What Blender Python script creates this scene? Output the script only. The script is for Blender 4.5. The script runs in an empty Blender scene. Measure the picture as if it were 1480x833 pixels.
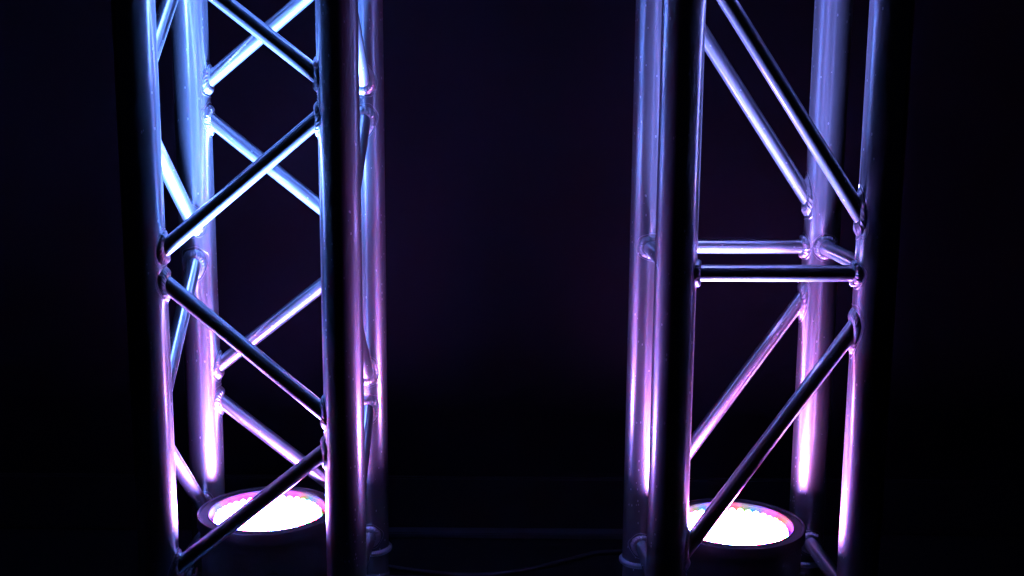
import bpy, bmesh, math, random
from mathutils import Vector, Matrix
random.seed(7)
S = bpy.context.scene
COL = S.collection
PI = math.pi

# ---------------------------------------------------------------- camera
cam = bpy.data.objects.new('camera', bpy.data.cameras.new('camera'))
COL.objects.link(cam)
cam.data.sensor_width = 36.0
cam.data.lens = 1812.5 / 1480.0 * 36.0
cam.data.clip_start, cam.data.clip_end = 0.02, 200.0
pitch, roll = 0.18354, 0.0073
fwd = Vector((0, math.cos(pitch), -math.sin(pitch)))
rt = Vector((1, 0, 0)); up = rt.cross(fwd)
R_ = rt * math.cos(roll) + up * math.sin(roll)
U_ = up * math.cos(roll) - rt * math.sin(roll)
M = Matrix((R_, U_, -fwd)).transposed().to_4x4()
M.translation = Vector((0, 0, 0.80))
cam.matrix_world = M
S.camera = cam

# ---------------------------------------------------------------- world and exposure
w = bpy.data.worlds.new('World'); S.world = w; w.use_nodes = True
w.node_tree.nodes['Background'].inputs[0].default_value = (0.22, 0.25, 1.0, 1)
w.node_tree.nodes['Background'].inputs[1].default_value = 0.0008
S.view_settings.view_transform = 'Standard'
S.view_settings.look = 'None'
S.view_settings.exposure = 0.0
S.view_settings.gamma = 1.0
S.render.engine = 'CYCLES'
S.cycles.use_denoising = True
S.cycles.max_bounces = 10
S.cycles.diffuse_bounces = 3
S.cycles.glossy_bounces = 8
S.cycles.sample_clamp_indirect = 12.0
S.cycles.caustics_reflective = True
S.cycles.blur_glossy = 0.05

LED_RED, LED_GREEN, LED_BLUE, LED_WHITE = 0.82, 1.0, 1.0, 1.0
SPILL = 130.0            # strength of the bulbs themselves (the wide pink spill)
CORE_POWER = (1550.0, 560.0)   # watts of the narrow blue-white beam of the left and the right fixture
CORE_COLOR = ((0.115, 0.275, 1.0), (0.21, 0.27, 1.0))

# ---------------------------------------------------------------- helpers
def tag(o, label=None, cat=None, group=None, kind=None):
    for k, v in (('label', label), ('category', cat), ('group', group), ('kind', kind)):
        if v: o[k] = v
    return o

def empty(name, loc, rz=0):
    o = bpy.data.objects.new(name, None); COL.objects.link(o)
    o.empty_display_size = 0.05
    o.location = loc; o.rotation_euler = (0, 0, rz)
    return o

def link(name, me, mat, parent=None, smooth=True):
    if mat and not me.materials: me.materials.append(mat)
    o = bpy.data.objects.new(name, me); COL.objects.link(o)
    if parent: o.parent = parent
    return o

def mesh(name, verts, faces, smooth=True, sharp=None):
    me = bpy.data.meshes.new(name)
    me.from_pydata(verts, [], faces); me.update()
    bm = bmesh.new(); bm.from_mesh(me)
    bmesh.ops.recalc_face_normals(bm, faces=bm.faces)
    for f in bm.faces: f.smooth = smooth
    if smooth:
        for e in bm.edges:
            if len(e.link_faces) == 2 and e.calc_face_angle(0) > math.radians(sharp or 40): e.smooth = False
    bm.to_mesh(me); bm.free()
    return me

def lathe(name, prof, n=48, sharp=40, closed=False):
    """prof: list of (r, z); axis = z. r == 0 closes with a fan."""
    vs, fs, rows = [], [], []
    for r, z in prof:
        if r < 1e-7:
            rows.append([len(vs)]); vs.append((0, 0, z))
        else:
            rows.append(list(range(len(vs), len(vs) + n)))
            vs += [(r * math.cos(2 * PI * i / n), r * math.sin(2 * PI * i / n), z) for i in range(n)]
    pairs = list(zip(rows, rows[1:])) + ([(rows[-1], rows[0])] if closed else [])
    for a, b in pairs:
        for i in range(n):
            j = (i + 1) % n
            if len(a) == 1 and len(b) == 1: continue
            if len(a) == 1: fs.append((a[0], b[i], b[j]))
            elif len(b) == 1: fs.append((a[i], a[j], b[0]))
            else: fs.append((a[i], a[j], b[j], b[i]))
    return mesh(name, vs, fs, True, sharp)

def box(name, x0, x1, y0, y1, z0, z1, bev=0.0):
    bm = bmesh.new()
    bmesh.ops.create_cube(bm, size=1)
    for v in bm.verts:
        v.co = ((x0 + x1) / 2 + v.co.x * (x1 - x0), (y0 + y1) / 2 + v.co.y * (y1 - y0), (z0 + z1) / 2 + v.co.z * (z1 - z0))
    if bev: bmesh.ops.bevel(bm, geom=list(bm.edges), offset=bev, segments=2, affect='EDGES')
    me = bpy.data.meshes.new(name); bm.to_mesh(me); bm.free()
    return me

def sweep(name, pts, rad, n=8, closed=False):
    """tube along a list of points; rad is a number or a function (i) -> radius"""
    vs, fs = [], []
    N = len(pts); prev = None
    for i, p in enumerate(pts):
        a = pts[(i - 1) % N] if (closed or i > 0) else pts[i]
        b = pts[(i + 1) % N] if (closed or i < N - 1) else pts[i]
        t = (Vector(b) - Vector(a)).normalized()
        u = prev if prev is not None else (Vector((0, 0, 1)) if abs(t.z) < .9 else Vector((1, 0, 0)))
        u = (u - t * u.dot(t)).normalized(); prev = u
        v = t.cross(u)
        r = rad(i) if callable(rad) else rad
        for k in range(n):
            th = 2 * PI * k / n
            vs.append(Vector(p) + u * (r * math.cos(th)) + v * (r * math.sin(th)))
    for i in range(N if closed else N - 1):
        for k in range(n):
            l = (k + 1) % n; i2 = (i + 1) % N
            fs.append((i * n + k, i * n + l, i2 * n + l, i2 * n + k))
    if not closed:
        fs.append(tuple(range(n))); fs.append(tuple(range((N - 1) * n, N * n)))
    return vs, fs

# ---------------------------------------------------------------- materials
def new_mat(name):
    m = bpy.data.materials.new(name); m.use_nodes = True
    nt = m.node_tree
    return m, nt, nt.nodes, nt.links, nt.nodes['Principled BSDF']

def aluminium(name, base, r0, r1, bump=0.15, dirt=0.5):
    m, nt, N, L, P = new_mat(name)
    tc = N.new('ShaderNodeTexCoord')
    # drawn streaks run along the tube (local z)
    mp = N.new('ShaderNodeMapping'); mp.inputs['Scale'].default_value = (90, 90, 1.6)
    L.new(tc.outputs['Object'], mp.inputs[0])
    st = N.new('ShaderNodeTexNoise'); st.inputs['Scale'].default_value = 4; st.inputs['Detail'].default_value = 5
    L.new(mp.outputs[0], st.inputs['Vector'])
    # cloudy oxide
    cl = N.new('ShaderNodeTexNoise'); cl.inputs['Scale'].default_value = 22; cl.inputs['Detail'].default_value = 6; cl.inputs['Roughness'].default_value = .65
    L.new(tc.outputs['Object'], cl.inputs['Vector'])
    # pits and specks
    mp2 = N.new('ShaderNodeMapping'); mp2.inputs['Scale'].default_value = (1, 1, .45)
    L.new(tc.outputs['Object'], mp2.inputs[0])
    vo = N.new('ShaderNodeTexVoronoi'); vo.inputs['Scale'].default_value = 210
    L.new(mp2.outputs[0], vo.inputs['Vector'])
    pit = N.new('ShaderNodeMapRange'); pit.inputs['From Min'].default_value = .10; pit.inputs['From Max'].default_value = .20
    pit.inputs['To Min'].default_value = 1; pit.inputs['To Max'].default_value = 0
    L.new(vo.outputs['Distance'], pit.inputs['Value'])
    # only some of the cells carry a pit
    gate = N.new('ShaderNodeMath'); gate.operation = 'GREATER_THAN'; gate.inputs[1].default_value = .82
    sep = N.new('ShaderNodeSeparateColor'); L.new(vo.outputs['Color'], sep.inputs[0]); L.new(sep.outputs[0], gate.inputs[0])
    pm = N.new('ShaderNodeMath'); pm.operation = 'MULTIPLY'; L.new(pit.outputs[0], pm.inputs[0]); L.new(gate.outputs[0], pm.inputs[1])
    # scratches: thin voronoi-edge-like lines from a warped wave
    sc = N.new('ShaderNodeTexNoise'); sc.inputs['Scale'].default_value = 30; sc.inputs['Detail'].default_value = 2
    mp3 = N.new('ShaderNodeMapping'); mp3.inputs['Scale'].default_value = (1, 1, 2.5); mp3.inputs['Rotation'].default_value = (.5, .3, .2)
    L.new(tc.outputs['Object'], mp3.inputs[0]); L.new(mp3.outputs[0], sc.inputs['Vector'])
    scr = N.new('ShaderNodeMapRange'); scr.inputs['From Min'].default_value = .66; scr.inputs['From Max'].default_value = .72
    L.new(sc.outputs[0], scr.inputs['Value'])
    # colour
    cr = N.new('ShaderNodeMapRange'); cr.inputs['From Min'].default_value = .35; cr.inputs['From Max'].default_value = .7
    cr.inputs['To Min'].default_value = 1; cr.inputs['To Max'].default_value = 1 - .3 * dirt
    L.new(cl.outputs[0], cr.inputs['Value'])
    mul = N.new('ShaderNodeVectorMath'); mul.operation = 'SCALE'; mul.inputs[0].default_value = base
    L.new(cr.outputs[0], mul.inputs['Scale'])
    L.new(mul.outputs[0], P.inputs['Base Color'])
    # roughness = streak + cloud + pits
    rr = N.new('ShaderNodeMapRange'); rr.inputs['From Min'].default_value = .2; rr.inputs['From Max'].default_value = .8
    rr.inputs['To Min'].default_value = r0; rr.inputs['To Max'].default_value = r1
    mix = N.new('ShaderNodeMath'); mix.operation = 'ADD'; mix.use_clamp = True
    h1 = N.new('ShaderNodeMath'); h1.operation = 'MULTIPLY'; h1.inputs[1].default_value = .2
    h2 = N.new('ShaderNodeMath'); h2.operation = 'MULTIPLY'; h2.inputs[1].default_value = .8
    L.new(st.outputs[0], h1.inputs[0]); L.new(cl.outputs[0], h2.inputs[0])
    L.new(h1.outputs[0], mix.inputs[0]); L.new(h2.outputs[0], mix.inputs[1])
    L.new(mix.outputs[0], rr.inputs['Value'])
    ra = N.new('ShaderNodeMath'); ra.operation = 'MULTIPLY_ADD'; ra.inputs[1].default_value = .2
    L.new(pm.outputs[0], ra.inputs[0]); L.new(rr.outputs[0], ra.inputs[2])
    L.new(ra.outputs[0], P.inputs['Roughness'])
    P.inputs['Metallic'].default_value = 1.0
    # bump
    hs = N.new('ShaderNodeMath'); hs.operation = 'MULTIPLY_ADD'; hs.inputs[1].default_value = .05
    L.new(st.outputs[0], hs.inputs[0]); 
    hp = N.new('ShaderNodeMath'); hp.operation = 'MULTIPLY_ADD'; hp.inputs[1].default_value = -1.2
    L.new(pm.outputs[0], hp.inputs[0]); L.new(hs.outputs[0], hp.inputs[2])
    hc = N.new('ShaderNodeMath'); hc.operation = 'MULTIPLY'; hc.inputs[1].default_value = .25
    L.new(scr.outputs[0], hc.inputs[0]); L.new(hc.outputs[0], hs.inputs[2])
    bp = N.new('ShaderNodeBump'); bp.inputs['Strength'].default_value = bump; bp.inputs['Distance'].default_value = .0006
    L.new(hp.outputs[0], bp.inputs['Height']); L.new(bp.outputs[0], P.inputs['Normal'])
    # a dull oxide lobe on top of the bright metal one
    P2 = N.new('ShaderNodeBsdfPrincipled'); P2.inputs['Metallic'].default_value = 1.0
    P2.inputs['Roughness'].default_value = .50
    L.new(mul.outputs[0], P2.inputs['Base Color']); L.new(bp.outputs[0], P2.inputs['Normal'])
    ms = N.new('ShaderNodeMixShader'); ms.inputs[0].default_value = .27
    out = N['Material Output']
    L.new(P.outputs[0], ms.inputs[1]); L.new(P2.outputs[0], ms.inputs[2]); L.new(ms.outputs[0], out.inputs[0])
    return m

M_CHORD = aluminium('chord aluminium', (.80, .80, .83), .17, .27, .07, .12)
M_BRACE = aluminium('brace aluminium', (.82, .82, .85), .13, .22, .06, .13)
M_WELD = aluminium('weld aluminium', (.66, .65, .67), .28, .46, .35)
M_STEEL = aluminium('base plate steel', (.30, .30, .32), .35, .5, .2)

M_PLATE = aluminium('bounce plate dark metal', (.13, .13, .14), .35, .5, .2)  # for the added bounce plates, kept dark so little light comes back

def plain(name, col, rough, metal=0.0, bump=0.0, scale=60, var=0.25, spec=0.5):
    m, nt, N, L, P = new_mat(name)
    tc = N.new('ShaderNodeTexCoord')
    no = N.new('ShaderNodeTexNoise'); no.inputs['Scale'].default_value = scale; no.inputs['Detail'].default_value = 6
    L.new(tc.outputs['Object'], no.inputs['Vector'])
    mr = N.new('ShaderNodeMapRange'); mr.inputs['From Min'].default_value = .3; mr.inputs['From Max'].default_value = .7
    mr.inputs['To Min'].default_value = 1 - var; mr.inputs['To Max'].default_value = 1 + var
    L.new(no.outputs[0], mr.inputs['Value'])
    mul = N.new('ShaderNodeVectorMath'); mul.operation = 'SCALE'; mul.inputs[0].default_value = col
    L.new(mr.outputs[0], mul.inputs['Scale']); L.new(mul.outputs[0], P.inputs['Base Color'])
    P.inputs['Roughness'].default_value = rough; P.inputs['Metallic'].default_value = metal
    P.inputs['Specular IOR Level'].default_value = spec
    if bump:
        b = N.new('ShaderNodeBump'); b.inputs['Strength'].default_value = bump; b.inputs['Distance'].default_value = .0008
        L.new(no.outputs[0], b.inputs['Height']); L.new(b.outputs[0], P.inputs['Normal'])
    return m

M_FLOOR = plain('black stage floor', (.0045, .0045, .005), .85, scale=40, bump=.4, spec=.2)
M_WALL = plain('matt black wall paint', (.0037, .0026, .0048), .92, scale=5, bump=.2, var=.35, spec=.1)
M_SKIRT = plain('black gloss skirting', (.006, .006, .008), .6, scale=20, spec=.25)
M_TRIM = plain('dull trim', (.028, .028, .034), .55, scale=30)
M_CABLE = plain('black rubber', (.015, .015, .017), .65, scale=90)
M_CAN = plain('black powder coat', (.014, .013, .015), .5, scale=420, bump=.5)
M_RIM = plain('rim powder coat', (.011, .010, .012), .5, scale=420, bump=.4)
M_BOARD = plain('lamp board', (.008, .0075, .0085), .6, scale=120)

def emitter(name, col, strength):
    m, nt, N, L, P = new_mat(name)
    P.inputs['Base Color'].default_value = (.8, .8, .8, 1)
    P.inputs['Roughness'].default_value = .15
    P.inputs['Emission Color'].default_value = (*col, 1)
    P.inputs['Emission Strength'].default_value = strength
    return m
M_LED = {'r': emitter('red bulb', (1, .06, .16), SPILL * LED_RED),
         'g': emitter('green bulb', (.10, 1, .22), SPILL * .13 * LED_GREEN),
         'b': emitter('blue bulb', (.10, .16, 1), SPILL * 1.8 * LED_BLUE),
         'R': emitter('deep red bulb', (1, .022, .06), SPILL * LED_RED),
         'G': emitter('deep green bulb', (.06, 1, .10), SPILL * .13),
         'B': emitter('deep blue bulb', (.02, .03, 1), SPILL * 1.8),
         'w': emitter('white bulb', (.95, .50, 1), SPILL * .6 * LED_WHITE)}

# ---------------------------------------------------------------- setting
WALL_Y = 2.035
tag(link('floor', box('floor', -6, 6, -3, WALL_Y + .05, -.05, 0), M_FLOOR), kind='structure')
wall = tag(link('wall', box('wall', -6, 6, WALL_Y, WALL_Y + .10, .0005, 4.0), M_WALL), kind='structure')
link('skirting_board', box('skirting_board', -6, 6, WALL_Y - .012, WALL_Y - .0005, .001, .098, .003), M_SKIRT, wall)
strip = link('floor_strip', box('floor_strip', -.33, .36, WALL_Y - .040, WALL_Y - .0135, .0005, .0105, .002), M_TRIM)
tag(strip, 'thin dark strip lying along the foot of the wall behind both trusses', 'floor strip')

pts = []
for i in range(61):
    t = i / 60
    x = -.245 + t * .43
    y = 1.885 - .055 * math.sin(PI * min(1, t * 1.12)) + .05 * t ** 2 + .004 * math.sin(9 * t)
    pts.append((x, y, .0042))
vs, fs = sweep('cable', pts, .0038, 10)
tag(link('cable', mesh('cable', vs, fs), M_CABLE), 'thin black cable sagging in a curve on the floor between the trusses', 'cable')

# ---------------------------------------------------------------- truss towers
HALF, RC, RB = .120, .025, .010
TOP = 1.215
CHORD_END = .086
COR = {'fl': (-HALF, -HALF), 'fr': (HALF, -HALF), 'bl': (-HALF, HALF), 'br': (HALF, HALF)}

def weld_mesh(p0, d, cx, cy):
    """bead where the brace (through p0, direction d, pointing away from the chord) meets the chord at (cx, cy)"""
    d = d.normalized()
    e1 = d.cross(Vector((0, 0, 1))).normalized(); e2 = d.cross(e1).normalized()
    ph = random.random() * 6.28
    nr = random.randint(22, 26); seg = 8; N = nr * seg; K = 9
    def hit(rad, th):
        q = p0 + e1 * (rad * math.cos(th)) + e2 * (rad * math.sin(th))
        ax, ay = q.x - cx, q.y - cy
        a = d.x ** 2 + d.y ** 2; b = ax * d.x + ay * d.y; c = ax * ax + ay * ay - RC * RC
        disc = max(b * b - a * c, 0)
        return q + d * ((-b + math.sqrt(disc)) / a)
    amp = [random.uniform(.7, 1.3) for _ in range(nr)]
    wob = [random.uniform(-.0006, .0006) for _ in range(nr)]
    vs, fs = [], []
    for i in range(N):
        th = 2 * PI * i / N + ph
        wv = wob[i // seg] * math.sin(PI * (i % seg) / seg)
        outer = hit(RB + .0064 + wv, th); inner = hit(RB - .0004, th) + d * .0054
        radial = (e1 * math.cos(th) + e2 * math.sin(th))
        nrm = (radial + d * .9).normalized()
        for k in range(K):
            s = k / (K - 1)
            # crescents: each puddle laps over the last one, its edge bowed forward in the middle
            u = (i / seg + .9 * math.sin(PI * s)) % nr
            fr = u - math.floor(u); am = amp[int(u) % nr]
            rip = .0014 * am * (fr ** .55) * math.sin(PI * min(1, max(0, s * 1.1 - .03)))
            bulge = .0014 * math.sin(PI * s)
            sink = -.0006 if k in (0, K - 1) else 0
            vs.append(outer.lerp(inner, s) + nrm * (bulge + rip + sink))
    for i in range(N):
        j = (i + 1) % N
        for k in range(K - 1):
            fs.append((i * K + k, i * K + k + 1, j * K + k + 1, j * K + k))
    c2 = [hit(RB + .0086 + .0007 * math.sin(5 * (2 * PI * i / 72) + ph), 2 * PI * i / 72) for i in range(72)]
    v2, f2 = sweep('s', c2, .0004, 5, True)
    o = len(vs)
    return mesh('weld_bead', list(vs) + list(v2), fs + [tuple(o + k for k in f) for f in f2], True, 60)

def chord_mesh():
    prof = [(0, CHORD_END), (RC - .001, CHORD_END), (RC, CHORD_END + .001)]
    prof += [(RC, CHORD_END + .001 + (TOP - CHORD_END - .002) * k / 6) for k in range(1, 7)] + [(RC - .001, TOP), (0, TOP)]
    return lathe('chord', prof, 64, 30)
CHORD = chord_mesh()
def ring_mesh():
    n = 60 * 4
    pts = [(RC * 1.02 * math.cos(2 * PI * i / n), RC * 1.02 * math.sin(2 * PI * i / n), CHORD_END) for i in range(n)]
    am = [random.uniform(.85, 1.15) for _ in range(60)]
    vs, fs = sweep('r', pts, lambda i: .0040 * (.85 + .25 * math.sin(PI * ((i % 4) / 4 * .8 + .1)) * am[i // 4]), 10, True)
    return mesh('weld_ring', vs, fs, True, 70)
RING = ring_mesh()
COUPLER = lathe('coupler', [(0, .0085), (.0245, .0085), (.0255, .0095), (.0255, .050), (.0245, .051), (.0225, .052), (.0225, .056), (.0240, .057), (.0240, CHORD_END - .001), (0, CHORD_END - .001)], 48, 30)
PIN = lathe('pin', [(0, -.033), (.0055, -.033), (.0062, -.031), (.0062, .031), (.0055, .033), (0, .033)], 16, 30)

def truss(name, label, x, y, yaw, braces):
    t = empty(name, (x, y, 0), yaw)
    tag(t, label, 'truss', 'aluminium box trusses standing upright on the stage')
    ch = {}
    for k, (cx, cy) in COR.items():
        c = link('chord', CHORD, M_CHORD, t); c.location = (cx, cy, 0); ch[k] = c
        c.rotation_euler = (0, 0, random.random() * 6.28)
        link('weld_ring', RING, M_WELD, c)
        link('coupler', COUPLER, M_CHORD, c)
        p = link('coupler_pin', PIN, M_STEEL, c); p.location = (0, 0, .030); p.rotation_euler = (PI / 2, 0, 0)
    for a, za, b, zb in braces:
        A = Vector((*COR[a], za)); B = Vector((*COR[b], zb))
        d = (B - A); ln = d.length; d.normalize()
        # run from inside one chord wall to inside the other
        hx = math.hypot(d.x, d.y); s = .008 / hx
        A2, B2 = A + d * s, B - d * s
        me = lathe('brace', [(0, 0), (RB, 0), (RB, (ln - 2 * s) * .33), (RB, (ln - 2 * s) * .66), (RB, ln - 2 * s), (0, ln - 2 * s)], 40, 30)
        o = link('brace', me, M_BRACE, t)
        q = d.to_track_quat('Z', 'Y')
        o.rotation_mode = 'QUATERNION'; o.rotation_quaternion = q; o.location = A2
        Mi = (Matrix.Translation(A2) @ q.to_matrix().to_4x4()).inverted()
        for P0, dd, k in ((A, d, a), (B, -d, b)):
            wm = weld_mesh(P0, dd, *COR[k]); wm.transform(Mi)
            link('weld_bead', wm, M_WELD, o)
    bp = link('base_plate', box('base_plate', -.20, .20, -.20, .20, .0005, .0085, .0015), M_STEEL, t)
    link('bounce_plate', box('bounce_plate', -.16, .16, -.16, .16, TOP + .0005, TOP + .0085, .0015), M_PLATE, t)  # added above the view to bounce the beam down onto the braces
    return t

LEFT = [  # front face
    ('fl', .943, 'fr', .756), ('fl', .545, 'fr', .745), ('fl', .543, 'fr', .340), ('fl', .136, 'fr', .331),
    ('fl', .952, 'fr', 1.150),
    # back face
    ('bl', .743, 'br', .941), ('bl', .729, 'br', .537), ('bl', .340, 'br', .530), ('bl', .327, 'br', .135),
    ('bl', 1.140, 'br', .952),
    # left side
    ('fl', .749, 'bl', .936), ('fl', .731, 'bl', .551), ('fl', .326, 'bl', .531), ('fl', .342, 'bl', .132),
    ('fl', 1.150, 'bl', .950),
    # right side
    ('fr', .938, 'br', .746), ('fr', .543, 'br', .730), ('fr', .535, 'br', .338), ('fr', .136, 'br', .322),
    ('fr', .952, 'br', 1.150),
    # end frame
    ('fr', .112, 'br', .112), ('fl', .112, 'bl', .112), ('fl', .112, 'fr', .112), ('bl', .112, 'br', .112),
    ('fl', 1.182, 'fr', 1.182), ('bl', 1.182, 'br', 1.182), ('fl', 1.182, 'bl', 1.182), ('fr', 1.182, 'br', 1.182)]
RIGHT = [('fl', .936, 'fr', .584), ('fl', .547, 'fr', .547), ('fl', .165, 'fr', .513),
    ('bl', .926, 'br', .577), ('bl', .543, 'br', .543), ('bl', .153, 'br', .504),
    ('bl', .545, 'fl', .545), ('br', .545, 'fr', .548),
    ('bl', .116, 'fl', .118), ('br', .120, 'fr', .122), ('fl', .116, 'fr', .116), ('bl', .113, 'br', .113),
    ('fl', .975, 'fr', .975), ('bl', .975, 'br', .975), ('bl', .975, 'fl', .975), ('br', .975, 'fr', .975),
    ('fl', 1.180, 'fr', 1.180), ('bl', 1.180, 'br', 1.180), ('fl', 1.180, 'bl', 1.180), ('fr', 1.180, 'br', 1.180)]
truss('box_truss', 'left aluminium truss tower with crossing zigzag diagonal braces', -.3257, 1.6282, -.0182, LEFT)
truss('box_truss', 'right aluminium truss tower with level crossbars at mid height and steep parallel diagonals', .3105, 1.5923, .0304, RIGHT)

# ---------------------------------------------------------------- par lamps
ZL = .188        # rim of the can
RI, RO = .0785, .0945
BOARD_Z = ZL - .015
CAN = lathe('can', [(0, .0225), (.060, .0225), (.074, .030), (.0885, .062), (.0905, .070), (.0905, ZL - .016), (.088, ZL - .012), (RI + .0025, ZL - .012), (RI + .0025, BOARD_Z - .004), (0, BOARD_Z - .004)], 96, 30)
RIM = lathe('rim', [(RI + .0005, ZL - .0022), (RI + .0002, ZL - .0012), (RI + .0012, ZL - .0004), (RI + .0025, ZL - .0018), (RO - .0042, ZL - .0018), (RO - .0032, ZL), (RO - .0008, ZL - .0002), (RO, ZL - .0016), (RO, ZL - .0155), (.0912, ZL - .0155)], 96, 30)
COLLAR = lathe('collar', [(RI, BOARD_Z - .0035), (RI, ZL - .0026), (RI + .0018, ZL - .0026), (RI + .0018, BOARD_Z - .0035)], 96, 30, True)
BOARD = lathe('lamp_board', [(0, BOARD_Z - .003), (RI - .0003, BOARD_Z - .003), (RI - .0003, BOARD_Z), (0, BOARD_Z)], 64, 30)
def bulb_mesh(kind):
    r = .0047
    prof = [(r * 1.12, 0), (r * 1.12, .0010), (r, .0012), (r, .0052)] + [(r * math.cos(a), .0052 + r * math.sin(a)) for a in (.4, .8, 1.2)] + [(0, .0052 + r)]
    me = lathe('led_bulb', prof, 12, 50)
    me.materials.append(M_LED[kind])
    return me
BULB = {k: bulb_mesh(k) for k in 'rgbwRGB'}
KNOB = lathe('knob', [(.006, 0), (.006, .004), (.0135, .004), (.0145, .005), (.0145, .012), (.0125, .0135), (.0050, .0135), (.0042, .0125), (0, .0125)], 32, 30)
def yoke_mesh(r, zt):
    # U strap: up one side, under the can, up the other; 30 mm wide, 3 mm thick
    path = [(-r, zt), (-r, .045), (-r * .93, .022), (-r * .80, .012), (r * .80, .012), (r * .93, .022), (r, .045), (r, zt)]
    vs, fs = [], []
    for i, (x, z) in enumerate(path):
        a = path[max(0, i - 1)]; b = path[min(len(path) - 1, i + 1)]
        t = Vector((b[0] - a[0], 0, b[1] - a[1])).normalized(); n = Vector((-t.z, 0, t.x))
        for s, y in ((-1, -.015), (1, -.015), (1, .015), (-1, .015)):
            vs.append(Vector((x, y, z)) + n * (.0015 * s))
    for i in range(len(path) - 1):
        for k in range(4):
            l = (k + 1) % 4
            fs.append((i * 4 + k, i * 4 + l, i * 4 + 4 + l, i * 4 + 4 + k))
    fs.append((0, 1, 2, 3)); e = (len(path) - 1) * 4; fs.append((e, e + 1, e + 2, e + 3))
    return mesh('yoke', vs, fs, False)
YOKE = yoke_mesh(.098, .105)

def par(label, x, y, yaw, power, beam_color):
    p = empty('stage_light', (x, y, .0085), yaw)
    tag(p, label, 'stage light', 'round stage lights shining straight up inside the trusses')
    # everything below is measured from the floor, the empty stands on the base plate
    def part(name, me, mat, loc=(0, 0, 0), rot=(0, 0, 0), parent=None):
        o = link(name, me, mat, parent or p); o.location = Vector(loc) + (Vector((0, 0, -.0085)) if parent is None else Vector())
        o.rotation_euler = rot
        return o
    can = part('can', CAN, M_CAN)
    part('rim', RIM, M_RIM)
    part('collar', COLLAR, M_BOARD)
    board = part('lamp_board', BOARD, M_BOARD)
    part('yoke', YOKE, M_CAN)
    for s in (-1, 1):
        part('knob', KNOB, M_CAN, (s * .0995, 0, .095), (0, s * PI / 2, 0))
    part('knob', KNOB, M_CAN, (.004, -.0865, .118), (PI / 2, 0, 0))
    seq = 'rbgbrwbrgb'
    i = 0
    for r, n in ((0, 1), (.0115, 6), (.0228, 13), (.0341, 19), (.0454, 26), (.0567, 32), (.0680, 38)):
        off = random.random()
        for k in range(n):
            a = 2 * PI * (k + off) / n
            kind = seq[(i * 3 + k * 7 + random.randint(0, 2)) % 10] if r < .06 else 'RBwRBGRBrBG'[(k * 4 + i // 3) % 11]; i += 1
            o = link('led_bulb', BULB[kind], None, board)
            o.location = (r * math.cos(a), r * math.sin(a), BOARD_Z + .0002)
    # the fixture's own narrow beam
    ld = bpy.data.lights.new('beam', 'SPOT'); ld.energy = power; ld.color = beam_color
    ld.spot_size = math.radians(50); ld.spot_blend = 1.0; ld.shadow_soft_size = .05
    lo = bpy.data.objects.new('beam', ld); COL.objects.link(lo); lo.parent = p
    lo.location = (0, 0, BOARD_Z + .012 - .0085); lo.rotation_euler = (PI, 0, 0)
    return p
par('glowing round stage light inside the left truss behind a crossing diagonal brace', -.3312, 1.6287, .2, CORE_POWER[0], CORE_COLOR[0])
par('glowing round stage light inside the right truss with level crossbars', .2983, 1.5929, 1.1, CORE_POWER[1], CORE_COLOR[1])
